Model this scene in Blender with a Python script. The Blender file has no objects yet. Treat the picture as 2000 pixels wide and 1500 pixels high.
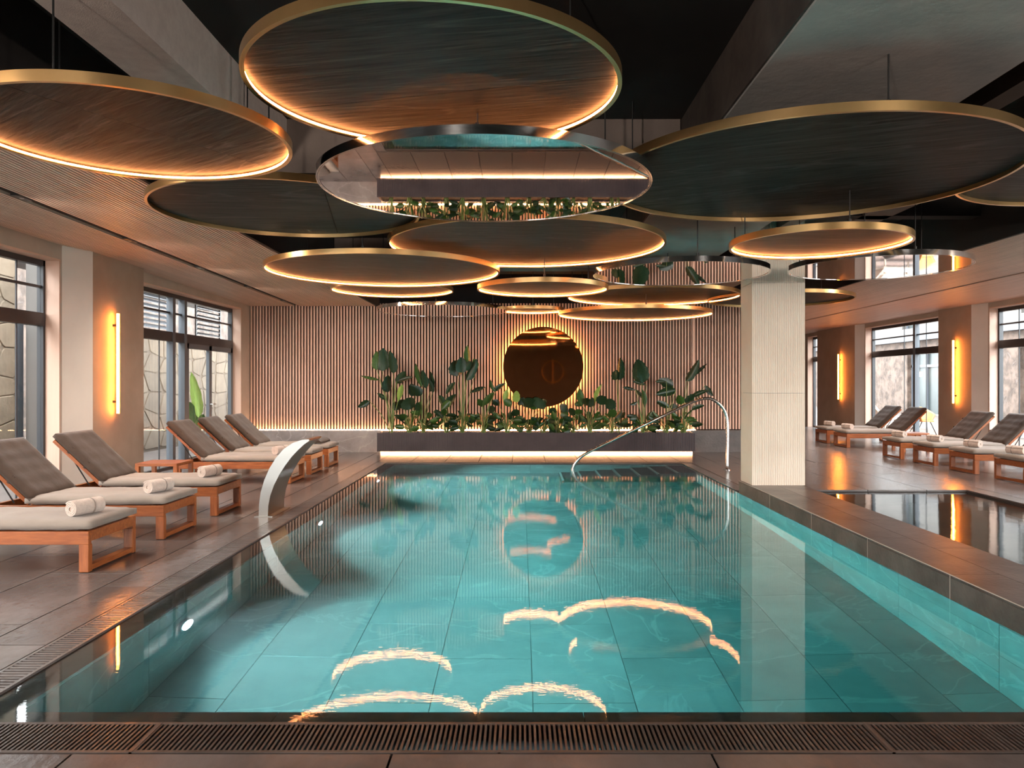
import bpy, math, random
from mathutils import Vector, Matrix
random.seed(7)
R = math.radians
scene = bpy.context.scene
COL = scene.collection
F, X0, Y0, EYE = 1490.0, 1015.0, 748.0, 1.45

# ------------------------------------------------------------ camera, world, exposure
cam_d = bpy.data.cameras.new('camera'); cam = bpy.data.objects.new('camera', cam_d); COL.objects.link(cam)
cam.location = (0, 0, EYE); cam.rotation_euler = (R(90), 0, 0)
cam_d.sensor_width = 36; cam_d.lens = F/2000*36
cam_d.shift_x = -(X0-1000)/2000; cam_d.shift_y = (Y0-750)/2000
cam_d.clip_start = .05; cam_d.clip_end = 300
scene.camera = cam
w = bpy.data.worlds.new('world'); scene.world = w; w.use_nodes = True
wn = w.node_tree.nodes; bg = wn['Background']
bg.inputs[0].default_value = (.92, .95, 1, 1); bg.inputs[1].default_value = 8
vs = scene.view_settings
vs.view_transform = 'Standard'; vs.look = 'None'; vs.gamma = 1; vs.use_curve_mapping = False; vs.exposure = 1.08
cy = scene.cycles
cy.max_bounces = 9; cy.diffuse_bounces = 4; cy.glossy_bounces = 5; cy.transmission_bounces = 6; cy.transparent_max_bounces = 12
cy.sample_clamp_indirect = 4; cy.sample_clamp_direct = 0; cy.use_denoising = True; cy.use_light_tree = True
cy.caustics_reflective = False; cy.caustics_refractive = True; cy.blur_glossy = .5

def P(px, py, Y):
    return Vector(((px-X0)*Y/F, Y, EYE-(py-Y0)*Y/F))

# ------------------------------------------------------------ materials
M = {}
def mat(name, base=(.5,.5,.5), rough=.5, metal=0, spec=.5, var=None, scale=4, stretch=(1,1,1), rot=0, bump=0, bscale=None, detail=6,
        contrast=(.35,.65), rand=0, emit=None, es=0, vein=None, sheen=0, coord='Object', trans=0):
    m = bpy.data.materials.new(name); m.use_nodes = True; M[name] = m
    nt = m.node_tree; N = nt.nodes; L = nt.links; b = N['Principled BSDF']
    b.inputs['Base Color'].default_value = (*base, 1); b.inputs['Roughness'].default_value = rough
    b.inputs['Metallic'].default_value = metal; b.inputs['Specular IOR Level'].default_value = spec
    if sheen: b.inputs['Sheen Weight'].default_value = sheen
    if emit: b.inputs['Emission Color'].default_value = (*emit, 1); b.inputs['Emission Strength'].default_value = es
    if var is None and not bump and not rand: return m
    tc = N.new('ShaderNodeTexCoord'); mp = N.new('ShaderNodeMapping')
    mp.inputs['Scale'].default_value = stretch; mp.inputs['Rotation'].default_value = (0, 0, rot)
    oi = N.new('ShaderNodeObjectInfo')
    if coord == 'World':
        g = N.new('ShaderNodeNewGeometry'); L.new(g.outputs['Position'], mp.inputs['Vector'])
    else:
        va = N.new('ShaderNodeVectorMath'); va.operation = 'ADD'
        sc = N.new('ShaderNodeVectorMath'); sc.operation = 'SCALE'; sc.inputs['Scale'].default_value = 37
        cb = N.new('ShaderNodeCombineXYZ')
        for i in range(3): L.new(oi.outputs['Random'], cb.inputs[i])
        L.new(cb.outputs[0], sc.inputs[0]); L.new(tc.outputs['Object'], va.inputs[0]); L.new(sc.outputs[0], va.inputs[1])
        L.new(va.outputs[0], mp.inputs['Vector'])
    nz = N.new('ShaderNodeTexNoise'); nz.inputs['Scale'].default_value = scale; nz.inputs['Detail'].default_value = detail
    nz.inputs['Roughness'].default_value = .62
    L.new(mp.outputs[0], nz.inputs['Vector'])
    col = None
    if var is not None:
        cr = N.new('ShaderNodeValToRGB'); L.new(nz.outputs[0], cr.inputs[0])
        cr.color_ramp.elements[0].position = contrast[0]; cr.color_ramp.elements[0].color = (*base, 1)
        cr.color_ramp.elements[1].position = contrast[1]; cr.color_ramp.elements[1].color = (*var, 1)
        col = cr.outputs[0]
    if vein:
        vt = N.new('ShaderNodeTexNoise'); vt.inputs['Scale'].default_value = vein[0]; vt.inputs['Detail'].default_value = 5; vt.inputs['Distortion'].default_value = 1.2
        L.new(mp.outputs[0], vt.inputs['Vector'])
        r2 = N.new('ShaderNodeValToRGB'); L.new(vt.outputs[0], r2.inputs[0]); e = r2.color_ramp.elements
        e[0].position = .485; e[0].color = (0,0,0,1); e[1].position = .5; e[1].color = (vein[2],)*3+(1,)
        k = e.new(.515); k.color = (0,0,0,1)
        mx = N.new('ShaderNodeMix'); mx.data_type = 'RGBA'
        L.new(r2.outputs[0], mx.inputs[0]); L.new(col, mx.inputs[6]); mx.inputs[7].default_value = (*vein[1], 1); col = mx.outputs[2]
    if rand:
        hs = N.new('ShaderNodeHueSaturation'); mr = N.new('ShaderNodeMapRange')
        mr.inputs[3].default_value = 1-rand; mr.inputs[4].default_value = 1+rand
        L.new(oi.outputs['Random'], mr.inputs[0]); L.new(mr.outputs[0], hs.inputs['Value'])
        if col is not None: L.new(col, hs.inputs['Color'])
        else: hs.inputs['Color'].default_value = (*base, 1)
        col = hs.outputs[0]
    if col is not None: L.new(col, b.inputs['Base Color'])
    if bump:
        n2 = nz
        if bscale:
            n2 = N.new('ShaderNodeTexNoise'); n2.inputs['Scale'].default_value = bscale; n2.inputs['Detail'].default_value = 5
            L.new(mp.outputs[0], n2.inputs['Vector'])
        bp = N.new('ShaderNodeBump'); bp.inputs['Strength'].default_value = bump; bp.inputs['Distance'].default_value = .01
        L.new(n2.outputs[0], bp.inputs['Height']); L.new(bp.outputs[0], b.inputs['Normal'])
    return m

mat('slate', (.085,.072,.069), .24, var=(.185,.16,.152), scale=2.2, stretch=(1,.55,1), bump=.25, bscale=22, contrast=(.3,.72), rand=.10, spec=.5)
mat('slate_polished', (.12,.095,.085), .24, var=(.12,.10,.09), scale=2.2, stretch=(1,.55,1), bump=.06, bscale=22, contrast=(.3,.72), rand=.08)
mat('slate_dark', (.045,.036,.033), .32, var=(.10,.08,.072), scale=2.6, bump=.25, bscale=26, contrast=(.3,.7), rand=.10)
mat('parapet_stone', (.060,.046,.041), .35, var=(.18,.145,.13), scale=2.5, bump=.3, bscale=30, contrast=(.3,.7), rand=.08)
mat('pool_tile', (.15,.17,.165), .5, var=(.33,.36,.35), scale=1.3, detail=8, contrast=(.3,.72), vein=(1.1,(.55,.6,.58),.35), rand=.05)
mat('joint_pale', (.62,.54,.48), .7)
mat('grout', (.022,.017,.015), .8)
mat('pool_grout', (.05,.06,.06), .7)
mat('marble_base', (.20,.17,.165), .4, var=(.36,.32,.31), scale=1.5, vein=(1.4,(.5,.45,.42),.5), bump=.1)
mat('slat_wood', (.64,.39,.285), .5, var=(.74,.47,.35), scale=3, stretch=(8,8,.5), rand=.07)
mat('soffit_wood', (.58,.41,.33), .5, var=(.68,.49,.40), scale=3, stretch=(8,.5,8), rand=.06)
mat('backing', (.012,.005,.004), .9)
mat('plaster', (.40,.33,.27), .75, var=(.46,.385,.32), scale=1.6, bump=.05, bscale=60)
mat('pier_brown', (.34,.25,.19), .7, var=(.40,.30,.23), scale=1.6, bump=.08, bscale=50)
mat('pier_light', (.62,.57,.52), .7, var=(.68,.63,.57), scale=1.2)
mat('reveal_wood', (.60,.40,.30), .55, var=(.66,.45,.35), scale=2, stretch=(4,4,.4))
mat('pillar_stone', (.78,.67,.55), .6, var=(.86,.76,.64), scale=1.5, bump=.06, bscale=30)
mat('ceiling_dark', (.013,.010,.009), .85, var=(.022,.017,.014), scale=1)
mat('beam_plaster', (.74,.63,.57), .85, var=(.84,.73,.66), scale=14, bump=.3, bscale=160)
mat('beam_brown', (.20,.155,.13), .8, var=(.26,.20,.17), scale=2, bump=.2, bscale=60)
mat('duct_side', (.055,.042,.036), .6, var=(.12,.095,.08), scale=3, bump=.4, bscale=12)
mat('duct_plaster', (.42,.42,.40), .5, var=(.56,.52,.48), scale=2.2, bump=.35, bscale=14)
mat('brass', (.62,.40,.17), .28, 1, var=(.70,.46,.21), scale=3)
mat('chrome', (.80,.80,.80), .08, 1)
mat('rail_steel', (.82,.80,.76), .22, 1)
mat('steel', (.45,.44,.41), .28, 1)
mat('mirror', (.80,.76,.74), .015, 1, bump=.02, bscale=1.5)
mat('bronze_mirror', (.42,.235,.12), .03, 1)
mat('frame_black', (.022,.022,.026), .35)
mat('frame_grey', (.10,.115,.135), .4)
mat('black_metal', (.012,.012,.012), .4)
mat('teak', (.22,.058,.015), .36, spec=.3, var=(.37,.112,.032), scale=5, stretch=(1,9,9), rand=.06, bump=.1)
mat('teak_y', (.22,.058,.015), .36, spec=.3, var=(.37,.112,.032), scale=5, stretch=(9,1,9), rand=.06)
mat('teak_z', (.22,.058,.015), .36, spec=.3, var=(.37,.112,.032), scale=5, stretch=(9,9,1), rand=.06)
mat('cushion', (.235,.195,.165), .85, var=(.28,.235,.20), scale=3, bump=.9, bscale=5, sheen=.2)
mat('cushion_back', (.050,.032,.023), .8, spec=.12, var=(.070,.046,.034), scale=3, bump=.9, bscale=5, sheen=.2)
mat('towel', (.58,.47,.41), .95, var=(.70,.58,.51), scale=30, bump=.8, bscale=120, sheen=.3)
mat('planter_flute', (.050,.037,.042), .55, var=(.075,.056,.06), scale=3)
mat('soil', (.03,.02,.012), .95, var=(.06,.04,.025), scale=30, bump=1)
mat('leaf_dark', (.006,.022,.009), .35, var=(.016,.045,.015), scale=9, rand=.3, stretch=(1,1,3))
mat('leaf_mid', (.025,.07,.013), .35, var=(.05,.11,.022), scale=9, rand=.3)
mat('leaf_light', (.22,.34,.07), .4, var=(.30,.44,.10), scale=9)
mat('stem_green', (.12,.19,.05), .4, var=(.2,.26,.08), scale=8, rand=.2)
mat('stone_wall_far', (.050,.032,.023), .8, var=(.135,.092,.070), scale=2.6, bump=.6, bscale=5, detail=9, contrast=(.40,.60), vein=(1.3,(.12,.095,.085),.8), coord='World')
mat('stone', (.115,.082,.053), .8, var=(.165,.122,.082), scale=3, bump=.4, bscale=14, rand=.22)
mat('mortar', (.115,.086,.060), .9)
mat('render_pale', (.11,.10,.092), .8, var=(.13,.118,.108), scale=1)
mat('roof_band', (.07,.075,.085), .6)
mat('louver', (.13,.14,.155), .5)
mat('patio', (.085,.065,.057), .8, var=(.12,.095,.083), scale=1.2)
mat('gravel', (.07,.036,.026), .9, var=(.15,.10,.08), scale=14, bump=1, bscale=20)
mat('lawn', (.06,.12,.03), .9, var=(.10,.18,.05), scale=12)
mat('glass_dark', (.04,.05,.05), .35, 0, spec=.25, var=(.07,.085,.085), scale=.5, coord='World')
mat('chair_orange', (.55,.23,.07), .5)
mat('fabric_pale', (.42,.34,.28), .8)
mat('led_warm', (1,.7,.4), .5, emit=(1,.34,.11), es=42)
mat('led_wall', (1,.7,.4), .5, emit=(1,.44,.15), es=24)
mat('led_ledge', (1,.7,.4), .5, emit=(1,.55,.27), es=22)
mat('led_under', (1,.7,.4), .5, emit=(1,.47,.22), es=13)
mat('led_halo', (1,.7,.4), .5, emit=(1,.34,.09), es=50)
mat('lamp_tube', (1,.6,.2), .5, emit=(1,.27,.035), es=52)
mat('pool_lamp', (1,1,1), .3, emit=(.72,.86,1), es=60)
mat('pendant_glow', (1,.6,.2), .3, emit=(1,.4,.15), es=12)
mat('nosing', (.75,.78,.76), .5)

def panel_mat(name, rot, base=(.006,.009,.0088), var=(.034,.040,.037)):
    m = mat(name, base, .5, spec=.05, var=var, scale=2.6, stretch=(1, 8, 1), bump=.28, bscale=3.6, contrast=(.33,.72), vein=(.32,(.07,.07,.065),.6), detail=12)
    nt = m.node_tree; mp = next(n for n in nt.nodes if n.type == 'MAPPING'); src = mp.inputs['Vector'].links[0].from_socket
    vr = nt.nodes.new('ShaderNodeVectorRotate'); vr.rotation_type = 'Z_AXIS'; vr.inputs['Angle'].default_value = -rot
    nt.links.new(src, vr.inputs['Vector']); nt.links.new(vr.outputs[0], mp.inputs['Vector'])
    return m
# water: real refraction with a teal absorption colour, mirror reflection by the Fresnel term
def water_mat(name, tint, rs, vol=None):
    m = bpy.data.materials.new(name); m.use_nodes = True; M[name] = m; nt = m.node_tree; N = nt.nodes; L = nt.links; N.clear()
    o = N.new('ShaderNodeOutputMaterial'); mx = N.new('ShaderNodeMixShader'); fr = N.new('ShaderNodeFresnel'); fr.inputs[0].default_value = 1.33
    rf = N.new('ShaderNodeBsdfRefraction'); rf.inputs['IOR'].default_value = 1.33; rf.inputs['Roughness'].default_value = 0; rf.inputs['Color'].default_value = (*tint, 1)
    gl = N.new('ShaderNodeBsdfGlossy'); gl.inputs['Roughness'].default_value = .0; gl.inputs['Color'].default_value = (1,1,1,1)
    g = N.new('ShaderNodeNewGeometry'); mp = N.new('ShaderNodeMapping'); mp.inputs['Scale'].default_value = (1.0, 1.0, 1)
    L.new(g.outputs['Position'], mp.inputs['Vector'])
    nz = N.new('ShaderNodeTexNoise'); nz.inputs['Scale'].default_value = 3.0; nz.inputs['Detail'].default_value = 3; L.new(mp.outputs[0], nz.inputs['Vector'])
    bp = N.new('ShaderNodeBump'); bp.inputs['Strength'].default_value = rs; bp.inputs['Distance'].default_value = .01; L.new(nz.outputs[0], bp.inputs['Height'])
    m2 = N.new('ShaderNodeMapping'); m2.inputs['Scale'].default_value = (2.5, 26, 1); L.new(g.outputs['Position'], m2.inputs['Vector'])
    n2 = N.new('ShaderNodeTexNoise'); n2.inputs['Scale'].default_value = 3.0; n2.inputs['Detail'].default_value = 2; L.new(m2.outputs[0], n2.inputs['Vector'])
    b2 = N.new('ShaderNodeBump'); b2.inputs['Strength'].default_value = rs*.6; b2.inputs['Distance'].default_value = .004; L.new(n2.outputs[0], b2.inputs['Height']); L.new(bp.outputs[0], b2.inputs['Normal'])
    gl.inputs['Roughness'].default_value = .006
    L.new(b2.outputs[0], gl.inputs['Normal'])
    for n in (fr, rf): L.new(bp.outputs[0], n.inputs['Normal'])
    L.new(fr.outputs[0], mx.inputs[0]); L.new(rf.outputs[0], mx.inputs[1]); L.new(gl.outputs[0], mx.inputs[2]); L.new(mx.outputs[0], o.inputs[0])
    if vol:
        va = N.new('ShaderNodeVolumeAbsorption'); va.inputs['Color'].default_value = (.10,.88,.86,1); va.inputs['Density'].default_value = .34
        vs_ = N.new('ShaderNodeVolumeScatter'); vs_.inputs['Color'].default_value = (.9,.97,1,1); vs_.inputs['Density'].default_value = .09; vs_.inputs['Anisotropy'].default_value = .3
        ad = N.new('ShaderNodeAddShader'); L.new(va.outputs[0], ad.inputs[0]); L.new(vs_.outputs[0], ad.inputs[1]); L.new(ad.outputs[0], o.inputs[1])
water_mat('water', (.80,.97,.97), .035, (1,)) 
water_mat('water_plain', (.5,.75,.7), .12)
def glass_mat():
    m = bpy.data.materials.new('window_glass'); m.use_nodes = True; M['window_glass'] = m; nt = m.node_tree; N = nt.nodes; L = nt.links; N.clear()
    o = N.new('ShaderNodeOutputMaterial'); mx = N.new('ShaderNodeMixShader'); lw = N.new('ShaderNodeLayerWeight'); lw.inputs[0].default_value = .5
    pw_ = N.new('ShaderNodeMath'); pw_.operation = 'POWER'; pw_.inputs[1].default_value = 5; L.new(lw.outputs['Facing'], pw_.inputs[0])
    fr = N.new('ShaderNodeMath'); fr.operation = 'MULTIPLY_ADD'; fr.inputs[1].default_value = .5; fr.inputs[2].default_value = .02; L.new(pw_.outputs[0], fr.inputs[0])
    t = N.new('ShaderNodeBsdfTransparent'); t.inputs[0].default_value = (.94,.96,.95,1); gl = N.new('ShaderNodeBsdfGlossy'); gl.inputs['Roughness'].default_value = .0
    L.new(fr.outputs[0], mx.inputs[0]); L.new(t.outputs[0], mx.inputs[1]); L.new(gl.outputs[0], mx.inputs[2]); L.new(mx.outputs[0], o.inputs[0])
glass_mat()

# ------------------------------------------------------------ mesh helpers
class MB:
    def __init__(s): s.v = []; s.f = []
    def add(s, vs_, fs):
        o = len(s.v); s.v += [tuple(p) for p in vs_]; s.f += [tuple(i+o for i in f) for f in fs]; return s
    def box(s, a, b):
        (x0,y0,z0),(x1,y1,z1) = a, b
        if x0 > x1: x0,x1 = x1,x0
        if y0 > y1: y0,y1 = y1,y0
        if z0 > z1: z0,z1 = z1,z0
        return s.add([(x0,y0,z0),(x1,y0,z0),(x1,y1,z0),(x0,y1,z0),(x0,y0,z1),(x1,y0,z1),(x1,y1,z1),(x0,y1,z1)],
                     [(0,3,2,1),(4,5,6,7),(0,1,5,4),(1,2,6,5),(2,3,7,6),(3,0,4,7)])
    def prism(s, pts, z0, z1):            # polygon counter-clockwise, extruded in z
        n = len(pts)
        return s.add([(x,y,z0) for x,y in pts]+[(x,y,z1) for x,y in pts],
                     [tuple(range(n-1,-1,-1)), tuple(range(n,2*n))]+[(i,(i+1)%n,n+(i+1)%n,n+i) for i in range(n)])
    def tube(s, pts, r, n=8, close=False, cap=True):
        pts = [Vector(p) for p in pts]; k = len(pts); up = None; rings = []
        for i, p in enumerate(pts):
            a = pts[(i-1) % k] if (close or i > 0) else pts[0]; b = pts[(i+1) % k] if (close or i < k-1) else pts[-1]
            t = (b-a).normalized()
            if up is None: up = t.orthogonal().normalized()
            up = (up - t*up.dot(t)); up = up.normalized() if up.length > 1e-6 else t.orthogonal().normalized()
            sd = t.cross(up); rr = r[i] if isinstance(r, (list, tuple)) else r
            rings.append([p+up*math.cos(2*math.pi*j/n)*rr+sd*math.sin(2*math.pi*j/n)*rr for j in range(n)])
        vv = [q for g in rings for q in g]; ff = []
        for i in range(k if close else k-1):
            for j in range(n):
                a0 = i*n; b0 = ((i+1) % k)*n; ff.append((a0+j, a0+(j+1) % n, b0+(j+1) % n, b0+j))
        if cap and not close: ff += [tuple(range(n-1,-1,-1)), tuple(range((k-1)*n, k*n))]
        return s.add(vv, ff)
    def ring(s, c, ri, ro, z0, z1, n=96, a0=0, a1=360):
        full = abs(a1-a0) >= 360; k = n if full else n+1; vv = []
        for i in range(k):
            a = R(a0+(a1-a0)*i/n)
            for (rr, z) in ((ri,z0),(ro,z0),(ro,z1),(ri,z1)): vv.append((c[0]+rr*math.cos(a), c[1]+rr*math.sin(a), z))
        ff = []
        for i in range(n):
            a = i*4; b = ((i+1) % k)*4
            for j in range(4): ff.append((a+j, b+j, b+(j+1) % 4, a+(j+1) % 4))
        if not full: ff += [(3,2,1,0), tuple(4*(k-1)+j for j in range(4))]
        return s.add(vv, ff)
    def mesh(s, name):
        me = bpy.data.meshes.new(name); me.from_pydata(s.v, [], s.f); me.update(); return me
    def build(s, name, m, parent=None, smooth=False, loc=None):
        me = s.mesh(name); me.materials.append(M[m])
        if smooth:
            for p in me.polygons: p.use_smooth = True
        return link(name, me, parent, loc)
def link(name, me, parent=None, loc=None, rot=None):
    o = bpy.data.objects.new(name, me); COL.objects.link(o)
    if parent: o.parent = parent
    if loc is not None: o.location = loc
    if rot is not None: o.rotation_euler = rot
    return o
def tag(o, label=None, cat=None, group=None, kind=None):
    if label: o['label'] = label
    if cat: o['category'] = cat
    if group: o['group'] = group
    if kind: o['kind'] = kind
    return o
def thing(name, label, cat, loc=(0,0,0), rz=0, group=None):
    o = bpy.data.objects.new(name, None); COL.objects.link(o); o.location = loc; o.rotation_euler = (0,0,rz)
    return tag(o, label, cat, group)
def struct(o): o['kind'] = 'structure'; return o
def bevel(o, w_, seg=2):
    b = o.modifiers.new('bevel', 'BEVEL'); b.width = w_; b.segments = seg; b.limit_method = 'ANGLE'; return o
def smooth_angle(o, deg=35):
    for p in o.data.polygons: p.use_smooth = True
    es = o.modifiers.new('edge', 'EDGE_SPLIT'); es.split_angle = R(deg); return o
def copy_tree(o, parent=None):
    c = o.copy(); COL.objects.link(c)
    if parent: c.parent = parent
    for ch in list(o.children): copy_tree(ch, c)
    return c
CACHE = {}
def unit_box(sx, sy, sz, m):
    k = (round(sx,3), round(sy,3), round(sz,3), m)
    if k not in CACHE:
        me = MB().box((0,0,0),(sx,sy,sz)).mesh('piece'); me.materials.append(M[m]); CACHE[k] = me
    return CACHE[k]

# ------------------------------------------------------------ dimensions
WL, WR, YB, YN = -5.70, 9.55, 16.10, -5.0            # walls
PXL, PXR, PY0, PY1, PZ = -2.25, 2.91, 3.40, 13.70, -1.20   # pool
WZ = -.012                                           # water level
CZ = 3.75                                            # slab

# ------------------------------------------------------------ structure: floor and its tiles
fl = MB()
def slab(x0, y0, x1, y1, z1=-.02, z0=-.30): fl.box((x0,y0,z0),(x1,y1,z1))
slab(-5.95, YN, -2.64, YB+.1)          # deck left
slab(-2.64, YN, 3.0, 2.99)             # front
slab(-2.64, 13.92, 5.4, YB+.1)         # back
slab(3.0, YN, 9.85, 2.99)
slab(6.05, 2.99, 9.85, 26.2)
slab(2.91, 10.34, 6.05, 13.92)
slab(5.4, 13.92, 6.05, 26.2)
floor = struct(fl.build('floor', 'grout'))
def tiles(x0, y0, x1, y1, tx, ty, m='slate', stagger=True, parent=None, z=-.02, th=.02, gap=.010, name='tile'):
    i = 0; x = x0
    while x < x1-.01:
        xe = min(x+tx, x1); y = y0 - (ty/2 if stagger and i % 2 else 0)
        while y < y1-.01:
            ya, ye = max(y, y0), min(y+ty, y1)
            if ye-ya > .02: link(name, unit_box(xe-x-gap, ye-ya-gap, th, m), parent or floor, (x+gap/2, ya+gap/2, z))
            y += ty
        x = xe; i += 1
tiles(-2.97-.62*5, 3.36, -2.97, YB, .62, 1.22)                # deck beside the pool
tiles(-2.97, 3.0, -2.62, YB, .35, 1.22, stagger=False)
tiles(-5.50, 1.6, 6.0, 2.985, 1.25, 1.385, m='slate', stagger=False)
tiles(-2.62, 13.93, 5.38, YB, .62, 1.09, m='slate_polished', stagger=False)
tiles(6.30, 5.0, 9.85, 26.1, 1.22, 1.22)
tiles(3.12, 10.34, 6.30, 13.92, .8, 1.22)
tiles(5.4, 13.93, 6.30, 26.1, .9, 1.22, stagger=False)
link('kerb_tile', unit_box(.24, 5.3, .02, 'slate'), floor, (6.055, 5.03, -.02))

# pool shell
pool = struct(MB().box((PXL-.35,PY0-.3,PZ-.25),(PXR+.6,PY1+.3,PZ-.02)).build('floor_pool', 'pool_grout'))
def ptiles(axis, a0, a1, b0, b1, ta, tb, fix, off=0):
    i = 0; a = a0
    while a < a1-.01:
        ae = min(a+ta if i or not off else a+off, a1); b = b0-(tb/2 if i % 2 else 0)
        while b < b1-.01:
            ba, be = max(b,b0), min(b+tb,b1)
            if be-ba > .03:
                if axis == 'z': link('tile', unit_box(ae-a-.006, be-ba-.006, .02, 'pool_tile'), pool, (a+.003, ba+.003, fix-.02))
                elif axis == 'x': link('tile', unit_box(.02, ae-a-.005, be-ba-.005, 'pool_tile'), pool, (fix-(.02 if fix < 0 else 0), a+.0025, ba+.0025))
                else: link('tile', unit_box(ae-a-.005, .02, be-ba-.005, 'pool_tile'), pool, (a+.0025, fix, ba+.0025))
            b += tb
        a = ae; i += 1
ptiles('z', PXL, PXR, PY0, PY1, .62, 1.22, PZ, off=(.08-PXL) % .62)
pw = MB()
pw.box((PXL-.05,PY0-.05,PZ-.02),(PXL-.021,PY1+.05,-.08)); pw.box((PXR+.0205,PY0-.05,PZ-.02),(PXR+.024,PY1+.05,-.03))
pw.box((PXL-.05,PY1+.021,PZ-.02),(PXR+.05,PY1+.05,-.07)); pw.box((PXL-.05,PY0-.05,PZ-.02),(PXR+.05,PY0-.021,-.07))
pwo = struct(pw.build('pool_shell', 'pool_grout')); 
pool_floor = pool; pool = pwo
ptiles('x', PY0, PY1, PZ, -.075, 1.23, .58, PXL)
ptiles('x', PY0, PY1, PZ, -.015, 1.23, .58, PXR)
ptiles('y', PXL, PXR, PZ, -.075, 1.22, .58, PY1)
ptiles('y', PXL, PXR, PZ, -.075, 1.22, .58, PY0-.02)
# submerged coping ledges
cp = pool
def coping(x0,y0,x1,y1,n,ax):
    L_ = (x1-x0 if ax == 'x' else y1-y0)/n
    for i in range(n):
        if ax == 'x': link('coping_stone', unit_box(L_-.004, y1-y0, .05, 'slate'), cp, (x0+i*L_, y0, -.075))
        else: link('coping_stone', unit_box(x1-x0, L_-.004, .05, 'slate'), cp, (x0, y0+i*L_, -.075))
coping(-2.43, 3.40, PXL, 13.70, 8, 'y'); coping(-2.43, 3.265, 3.0, 3.40, 4, 'x'); coping(-2.43, 13.70, 3.0, 13.80, 4, 'x')
# water sheet
wb = MB(); nx, ny = 1, 1
wb.box((-2.431,3.264,-1.212),(PXR+.001,13.801,WZ))
wat = tag(wb.build('water', 'water'), 'clear turquoise water filling the big pool', 'water', kind='stuff')

# steps in the far right corner
st = thing('pool_steps', 'underwater steps with pale nosings below the chrome handrail', 'steps', (0,0,0))
for i in range(7):
    zt = -.14-.155*i; x1 = PXR-.002-.315*i; x0 = x1-.315
    if zt < PZ+.02: break
    link('tread', unit_box(.313, 1.10, zt-PZ, 'slate_dark'), st, (x0, 12.58, PZ))
    link('nosing', unit_box(.035, 1.10, .006, 'nosing'), st, (x0, 12.58, zt))

# drainage grates
def grate(name, label, x0, y0, x1, y1, along, n_single, seams):
    t = thing(name, label, 'grate', (x0, y0, 0))
    w_, l_ = (x1-x0), (y1-y0)
    fr = MB(); e = .018
    if along == 'x':
        fr.box((0,0,-.03),(w_,e,0)).box((0,l_-e,-.03),(w_,l_,0))
        for s_ in seams: fr.box((s_-.006,0,-.03),(s_+.006,l_,.001))
    else:
        fr.box((0,0,-.03),(e,l_,0)).box((w_-e,0,-.03),(w_,l_,0))
        for s_ in seams: fr.box((0,s_-.006,-.03),(w_,s_+.006,.001))
    fr.build('grate_frame', 'slate_dark' if along == 'x' else 'slate', t)
    MB().box((0,0,-.20),(w_,l_,-.19)).build('channel', 'black_metal', t)
    L_ = w_ if along == 'x' else l_; pt = .0205 if along == 'x' else .034; n = int(L_/pt); rest = MB(); m = 'slate_dark' if along == 'x' else 'slate'
    for i in range(n):
        p = i*L_/n
        a, b = ((p,e,-.025),(p+.0095,l_-e,-.001)) if along == 'x' else ((e,p,-.025),(w_-e,p+.018,-.001))
        if i < n_single: link('slat', unit_box(b[0]-a[0], b[1]-a[1], .024, m), t, a)
        else: rest.box(a, b)
    if rest.v: tag(rest.build('far_slats', m, t), kind='stuff')
    return t


grate('drain_grate', 'dark slotted drain grate along the near edge of the pool', -2.43, 2.995, 3.0, 3.262, 'x', 290, (.9, 2.35, 3.9))
grate('drain_grate', 'long brown slotted grate beside the sunbeds, left of the pool', -2.617, 2.995, -2.432, 13.9, 'y', 290, (1.4,2.9,4.4,5.9,7.4,8.9))
grate('drain_grate', 'thin dark grate along the far pool edge below the planter glow', -2.432, 13.805, 3.1, 13.915, 'x', 0, ())
grate('drain_grate', 'short grate on the right pool edge below the handrail foot', 2.93, 10.35, 3.11, 13.8, 'y', 0, ())

# parapet between the two pools
pp = thing('pool_parapet', 'raised brown stone parapet between the big pool and the whirlpool', 'parapet')
MB().box((2.9345,-4.0,-.3),(3.555,10.12,.135)).build('core', 'joint_pale', pp)
MB().box((2.9085,-4.0,.1505),(2.9118,10.12,.1565)).build('edge_trim', 'joint_pale', pp)
y = 10.14
ys = [10.14, 8.885, 7.62, 6.39, 5.165, 3.93, 2.70, 1.46, .2]
for a, b in zip(ys[1:], ys[:-1]):
    link('side_stone', unit_box(.022, b-a-.006, .155, 'parapet_stone'), pp, (2.912, a, -.022))
    MB().box((2.9112,a-.004,-.02),(2.9155,a+.001,.15)).build('joint', 'joint_pale', pp)
    for (xa, xb, o_) in ((2.912, 3.245, 0), (3.25, 3.578, .4)):
        link('top_stone', unit_box(xb-xa, b-a-.006, .02, 'parapet_stone'), pp, (xa, a-o_, .135))
MB().box((3.556,-4.0,-.3),(3.578,10.12,.134)).box((2.935,10.12,-.3),(3.56,10.14,.134)).build('back_stone', 'parapet_stone', pp)
# whirlpool
wp = struct(MB().box((3.58,-1,-1.0),(6.05,10.32,-.95)).box((6.03,-1,-1),(6.05,10.32,-.03)).box((3.58,10.3,-1),(6.05,10.335,-.03)).build('wall_whirlpool', 'slate_dark'))
tag(MB().add([(3.58,-1,-.03),(6.03,-1,-.03),(6.03,10.3,-.03),(3.58,10.3,-.03)], [(0,1,2,3)]).build('water', 'water_plain'),
    'still dark water of the smaller pool behind the parapet', 'water', kind='stuff')

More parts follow.
